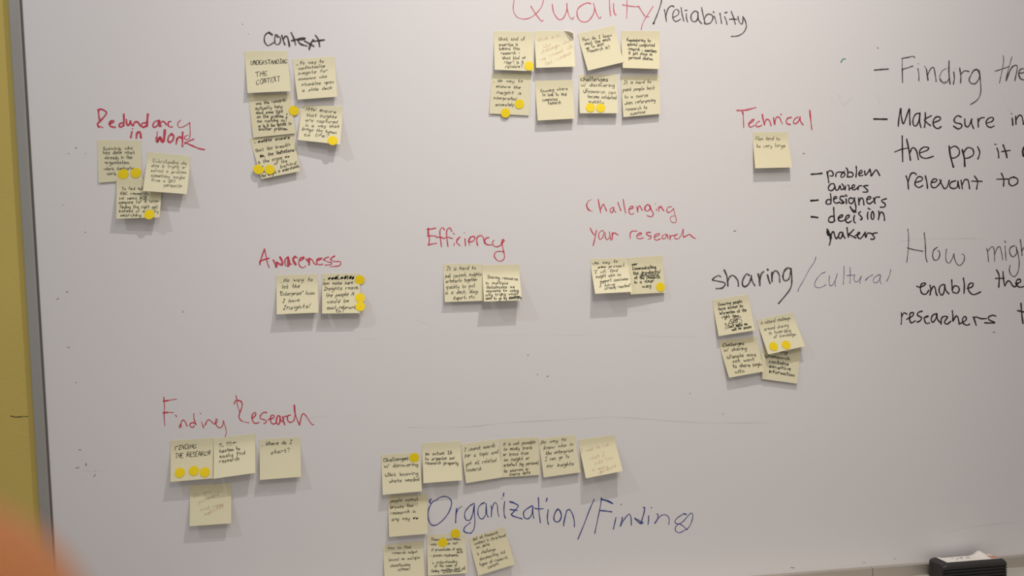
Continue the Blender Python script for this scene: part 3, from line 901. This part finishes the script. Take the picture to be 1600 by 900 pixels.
note('sh4', [(1190,540),(1251.7,542),(1245.8,599.6),(1190.3,592)], 5, 'pale yellow sticky note reading Research contains sensitive information, half hidden behind another', g,
 [('>Research',1196,557.5,1234,563),('ing',1220,551,1230,553),('contains',1202,567,1232,571),('sensitive',1202,574,1235,579),('information',1202,582,1241,588.5)], slant=0, xh=2.6, wd=1.0)
note('sh1', [(1113.2,468.9),(1169,459.8),(1180.3,516),(1123,525.2)], 10, 'pale yellow sticky note reading Ensuring people have access, with a small drawn figure', g,
 [('Ensuring people',1123.5,478,1160,472.5),('have access to',1124,485,1161,479.5),('information at the',1125.5,491.5,1167,486.5),('right time...',1129,497.5,1158,495.5),('I need',1142,502.5,1153,500.5,1.5,.8),('this',1144,505.5,1153,503.5,1.3,.8),('Dont make me',1138,512.5,1168,507.5),('wait for access',1144,517,1174,512)],
 slant=0, xh=2.3, wd=.95, extra=[([(1138.5,506.5),(1142,500),(1149,497.8),(1157,499),(1159.5,502.5),(1155,506),(1147,507),(1141,505.5),(1138.5,506.5)],.8),([(1134,505),(1135.5,506.5),(1134,508),(1132.5,506.5),(1134,505)],.7),([(1134,508),(1134.5,511)],.7),([(1133,515),(1134.5,511.5),(1136.5,514)],.7)])
note('sh2', [(1122.5,532.5),(1182,526),(1194,580.3),(1139.3,590.2)], 10, 'pale yellow sticky note reading Challenges w/ sharing, People may not want to share', g,
 [('Challenges',1130.5,542,1163,538.5,2.6,.95),('w/ sharing',1132,549.5,1167,546.5),('>People may',1137,560.5,1181,555.5),('not want',1146,567.5,1179,563.5),('to share begin',1146,575,1190,571),('with',1149,583.5,1163,581.5)], slant=0, xh=2.6, wd=.85)
note('sh3', [(1182.7,499.5),(1238.8,487.8),(1258.3,540.7),(1200.5,553.9)], 13, 'tilted pale yellow sticky note reading A cultural challenge around sharing', g,
 [('A cultural challenge',1190,507,1235,499),('around sharing',1195,516.5,1233,510.5),('is hoarding',1203,523,1236,518),('of knowledge.',1210,528.5,1244,524)],
 dots=[(1208.6,541.2,DR,'left yellow dot on the foot of the A cultural challenge note'),(1228.4,538.8,DR,'right yellow dot on the foot of the A cultural challenge note')], slant=.1, xh=2.5, pen='graypen', wd=.75)
g = G % 'Finding Research'
note('f4', [(296,758),(361,754.3),(361,817.8),(296.2,822.2)], 12, 'pale yellow sticky note with faint red writing, lowest in the Finding Research group', g,
 [('Do you',302,778,328,770.5),('potential',311,787,342,775),('find some',313,800,348,790),('websites',320,806,349,793)], pen='redpen', slant=.3, wd=.75)
note('f1', [(265.7,688.7),(332.4,684.3),(332.4,747.4),(266.2,753)], 14, 'pale yellow sticky note in capitals FINDING THE RESEARCH', g,
 [('FINDiNG',273,704,306,700.5,3.2,.9),('THE RESEARCH',273,716,327,711.5,3.3,.95)],
 dots=[(281,738.6,DR,'leftmost of three yellow dots on the FINDING THE RESEARCH note'),(302.8,735.7,DR,'middle of three yellow dots on the FINDING THE RESEARCH note'),(320,737.9,DR,'rightmost of three yellow dots on the FINDING THE RESEARCH note')], slant=.2)
note('f2', [(333,685.3),(397.7,677.2),(399,738.9),(333.4,748.1)], 17, 'pale yellow sticky note reading No filter function to easily find research', g,
 [('No filter',343,699,369,694.5,3),('function to',342.5,708.5,374,703.5),('easily find',343,716.5,382,710),('research',343,724,373,719.5)], slant=.05, xh=2.6, wd=.85)
note('f3', [(405,686.3),(468.6,682.6),(470.3,745),(405.8,750)], 12, 'pale yellow sticky note reading Where do I start?, rightmost in the Finding Research group', g,
 [('. Where do I',409,697,455,693.5),('start?',423,710,451,706)], slant=.35, xh=2.8, wd=.85)
g = G % 'Organization/Finding'
note('o7', [(606,774),(668,771.6),(668,834),(608,839)], 11, 'pale yellow sticky note reading people cannot browse the research, left of Organization', g,
 [('people cannot',610,785.5,653,782),('browse the',610,795.5,645,792.5),('research in',610,804.5,649,801.5),('any way ##',612,814,653,811.5)], slant=.25, xh=2.6)
note('o1', [(595.4,710.4),(656,706.6),(659.2,767.6),(598,773.2)], 12, 'pale yellow sticky note reading Challenges w/ discovering, Not knowing whats needed', g,
 [('Challenges',599.5,722,638,718.5,2.8,.95),('w/ discovering',600,731,653,728.5),('>Not knowing',602,745,653,742),('whats needed',608,754.5,655,751.5)],
 dots=[(647.2,715,DR,'yellow dot at the upper right corner of the Not knowing whats needed note')], slant=0, xh=2.7, wd=.85)
note('o2', [(659.6,692.4),(719.4,689),(722.4,750.4),(661.6,755)], 14, 'pale yellow sticky note reading No actual IA to organize our research properly', g,
 [('No actual IA',665,712.5,706,710),('to organize our',664.5,720,711,718),('research properly',664.5,726,716,726)], slant=.05, xh=2.5, wd=.85)
note('o4', [(781,686),(841,682.4),(843.6,742),(784,746)], 6, 'pale yellow sticky note reading it is not possible to easily track, above Organization', g,
 [('it is not possible',786.5,696.5,836,693),('to easily track',787,704,831,701.5),('or trace from',786,713,825,710),('an insight or',787.5,721,827,718),('artefact (eg. persona)',787,729.5,841,725),('to sources or',787.5,738,826,734.5),('source data',796,743.5,828,740)], slant=.3, xh=2.5)
note('o3', [(720,694),(778,686),(786,745.6),(728,755)], 8, 'pale yellow sticky note reading I cannot search for a topic, above Organization', g,
 [('I cannot search',726,705.5,773,699),('for a topic and',726,715.5,778,708.5),('get all related',728,728,775,721.5),('research',729,737.5,752,734)], slant=.3, xh=2.9)
note('o5', [(841.6,686),(898,679),(907.2,738),(849.4,746)], 8, 'pale yellow sticky note reading No way to know who in the enterprise', g,
 [('.No way to',844.5,694,884,688.5),('know who in',850,702.5,895,696.5),('the enterprise',853,711,895,706),('I can go to',852,720.5,889,715),('for insights',854,731,896,726.5)], slant=.35, xh=2.6)
note('o6', [(903.6,687),(959.6,679.6),(973,736),(915.4,747.4)], 20, 'pale yellow sticky note with faint red writing, rightmost in the top Organization row', g,
 [('I want to find',909,709,951,697.5),('what I',922,719.5,945,712.5),('could from',930,728,958,717),('in many',926,737.5,950,731),('document',937,740.5,963,730)], pen='redpen', slant=.2, wd=.75)
note('o8', [(598,851.8),(661,845.5),(663.5,908.5),(601.5,914.5)], 11, 'pale yellow sticky note reading how to find research output, cut off at bottom left', g,
 [('how to find',607,858.5,641,857),('research output',613,866.5,652,864.5),('based on multiple',608,877.5,656,873.5),('classification',610,886.5,641,884.5),('scheme?',622,892,641,890.5)], slant=.1, xh=2.2, wd=.75, pen='graypen')
note('o9', [(666.7,836.5),(727.7,832.8),(730,895.5),(668.8,899.5)], 10, 'pale yellow sticky note reading Research outcomes, between two notes in the bottom row', g,
 [('Research outcomes,',674.5,845,719,844),('was a true set',673,853,715,850.5),('of presentation of meta',674,861.5,722,860),('data',714,864.5,723,864,1.8),('- process requirements',673,870,716,869.5),('> understanding',676,881,714,879.5),('of the name of',679,886.5,714,885),('finding something that will',674,894.5,727,889.5),('write itself',692,895.8,722,893,1.7)],
 dots=[(711.6,833.5,DR,'yellow dot over the top edge of the Research outcomes note'),(691.6,847.8,DR,'yellow dot on the first lines of the Research outcomes note')], slant=.1, xh=2.1, wd=.75, pen='graypen')
note('o10', [(731.5,841.3),(787.8,823),(804.7,881.8),(747.3,899.5)], 9, 'tilted pale yellow sticky note reading Not all Research, below Organization', g,
 [('Not all Research',740,845,778,833.5),('content is structured',742,852,790,838.5),('ex. data',745,858,765,852),('> challenge',746.5,867,774,860),('documenting old',750,876,789,864.5),('types of research',750,884.5,793,872.5),('content',763,889,779,882)], slant=.15, xh=2.3, wd=.75, pen='graypen')

# ------------------------------------------------------------------ eraser on the tray
xa = at(1483, 890, .066).x; xb = at(1571, 885, .066).x; zt = at(1500, 878, .058).z
print('eraser height', zt-zled)
er = empty('whiteboard_eraser', ((xa+xb)/2, -.03, zled), 'black ribbed whiteboard eraser with a peeling white label, on the marker tray', 'eraser')
H = zt-zled
prof = [(-.013, 0), (-.012, H-.013), (-.0125, H-.009), (-.015, H-.0058), (-.019, H-.005), (-.058, H), (-.064, H-.0010), (-.0675, H-.0040), (-.069, H-.0085)]
z = H-.0105
while z > .006:
    prof += [(-.0690, z), (-.0655, z-.0006), (-.0655, z-.0021), (-.0692, z-.0027)]; z -= .0066
prof += [(-.069, 0)]
xs = [(xa, 0, 1), (xa+.0022, -.0, 1)]
V, F = [], []
def ring(x, k):
    cyc = sum(p[0] for p in prof)/len(prof); czc = H/2
    a = len(V)
    for (y, zz) in prof: V.append((x, cyc+(y-cyc)*k, zled+czc+(zz-czc)*k))
    return a
rs = [ring(xa-.0125, .72), ring(xa-.0140, .80), ring(xa-.0115, .90), ring(xa-.0060, .97), ring(xa+.002, 1), ring(xb-.004, 1), ring(xb, .97), ring(xb+.002, .88)]
n = len(prof)
F0 = [tuple(rs[0]+i for i in range(n))]
for q, (a, b) in enumerate(zip(rs[:-1], rs[1:])):
    for i in range(n): (F0 if q < 3 else F).append((a+i, b+i, b+(i+1) % n, a+(i+1) % n))
F.append(tuple(rs[-1]+n-1-i for i in range(n)))
link('ribbed_body', V, F, M['rubber'], er)
link('end_cap', V, F0, M['shell'], er)
# label: paper sheet that has come loose and rises to a peak towards its right end
V, F = [], []; nx, ny = 28, 6
lx0, lx1 = xa+.002, xb-.004
def lab(s, t):
    x = lx0+(lx1-lx0)*s
    y = -.021-.036*t
    pk = math.exp(-((s-.80)/.085)**2)*.0095*(1-t)**1.5 + .0012*math.exp(-((s-.02)/.05)**2)*(1-t)
    return Vector((x, y, zt-.0045+.005*t*36/39+.0005+pk))
for j in range(ny+1):
    for i in range(nx+1): V.append(lab(i/nx, j/ny))
for j in range(ny):
    for i in range(nx): k = j*(nx+1)+i; F.append((k, k+nx+1, k+nx+2, k+1))
o = link('paper_label', V, F, M['paper'], er, True); o['label'] = 'peeling white paper label'
so = o.modifiers.new('thickness', 'SOLIDIFY'); so.thickness = .0003; so.offset = -1
def lf(s, t): return lab(s, t)+Vector((0, 0, .0004))
V, F = [], []
for s0, s1, t0, t1 in ((.30,.335,.42,.47),(.37,.42,.30,.42),(.24,.27,.62,.68),(.33,.345,.66,.72),(.46,.53,.50,.55),(.50,.56,.26,.32),(.22,.25,.30,.36)):
    k = len(V); V += [lf(s0, t0), lf(s1, t0), lf(s1, t1), lf(s0, t1)]; F.append((k, k+1, k+2, k+3))
link('label_print', V, F, M['print_ink'], er)
V, F = [], []
for i in range(5):
    s0 = .84+i*.03; k = len(V); V += [lf(s0, .45), lf(s0+.03, .45), lf(s0+.03, .97), lf(s0, .97)]; F.append((k, k+1, k+2, k+3))
link('label_print', V, F, M['label_red'], er)

# ------------------------------------------------------------------ the photographer's hand: a fingertip in front of the lens, hand and forearm beside the camera
def cl(x, y, z): return CAM+RGT*x+UPV*y+FWD*z
J = [ (cl(-.0300,-.0192,.0410),.0078),(cl(-.0365,-.0255,.0405),.0084),(cl(-.050,-.038,.038),.0086),(cl(-.070,-.052,.030),.0095),   # 0-3 index tip .. knuckle
      (cl(-.095,-.075,.008),.0130),(cl(-.085,-.105,-.020),.020),(cl(-.085,-.135,-.050),.024),                                    # 4 index root 5 palm 6 heel
      (cl(-.085,-.175,-.085),.0230),(cl(-.085,-.26,-.16),.031),(cl(-.085,-.36,-.25),.038),                                       # wrist, forearm
      (cl(-.100,-.098,.006),.012),(cl(-.078,-.098,.032),.0088),(cl(-.052,-.090,.036),.0082),(cl(-.034,-.082,.028),.0076),         # 10-13 middle
      (cl(-.102,-.116,-.008),.012),(cl(-.080,-.120,.020),.0086),(cl(-.056,-.112,.026),.008),(cl(-.038,-.104,.020),.0074),          # 14-17 ring
      (cl(-.100,-.134,-.024),.011),(cl(-.082,-.140,.004),.0076),(cl(-.062,-.134,.012),.007),(cl(-.046,-.127,.008),.0064),          # 18-21 little
      (cl(-.066,-.118,-.046),.013),(cl(-.046,-.098,-.034),.0105),(cl(-.036,-.070,-.020),.0092) ]                                  # 22-24 thumb
E = [(0,1),(1,2),(2,3),(3,4),(4,5),(5,6),(6,7),(7,8),(8,9),(5,10),(10,11),(11,12),(12,13),(5,14),(14,15),(15,16),(16,17),(6,18),(18,19),(19,20),(20,21),(6,22),(22,23),(23,24)]
hand = empty('person', cl(-.085, -.36, -.25), 'blurred orange fingertip of the photographer in front of the lens, bottom left', 'person')
J[0] = (cl(-.0252,-.0132,.0410), .0090); J[1] = (cl(-.0322,-.0207,.0408), .0102)
me = bpy.data.meshes.new('hand'); me.from_pydata([tuple(p) for p, r in J], E, []); me.materials.append(M['skin'])
ho = bpy.data.objects.new('hand', me); C.objects.link(ho); ho.parent = hand; ho.matrix_parent_inverse = Matrix.Translation(-hand.location)
sk = ho.modifiers.new('skin', 'SKIN'); sk.use_smooth_shade = True
for i, (p, r) in enumerate(J): me.skin_vertices[0].data[i].radius = (r, r); me.skin_vertices[0].data[i].use_root = (i == 6)
sb = ho.modifiers.new('smooth', 'SUBSURF'); sb.levels = 2; sb.render_levels = 2
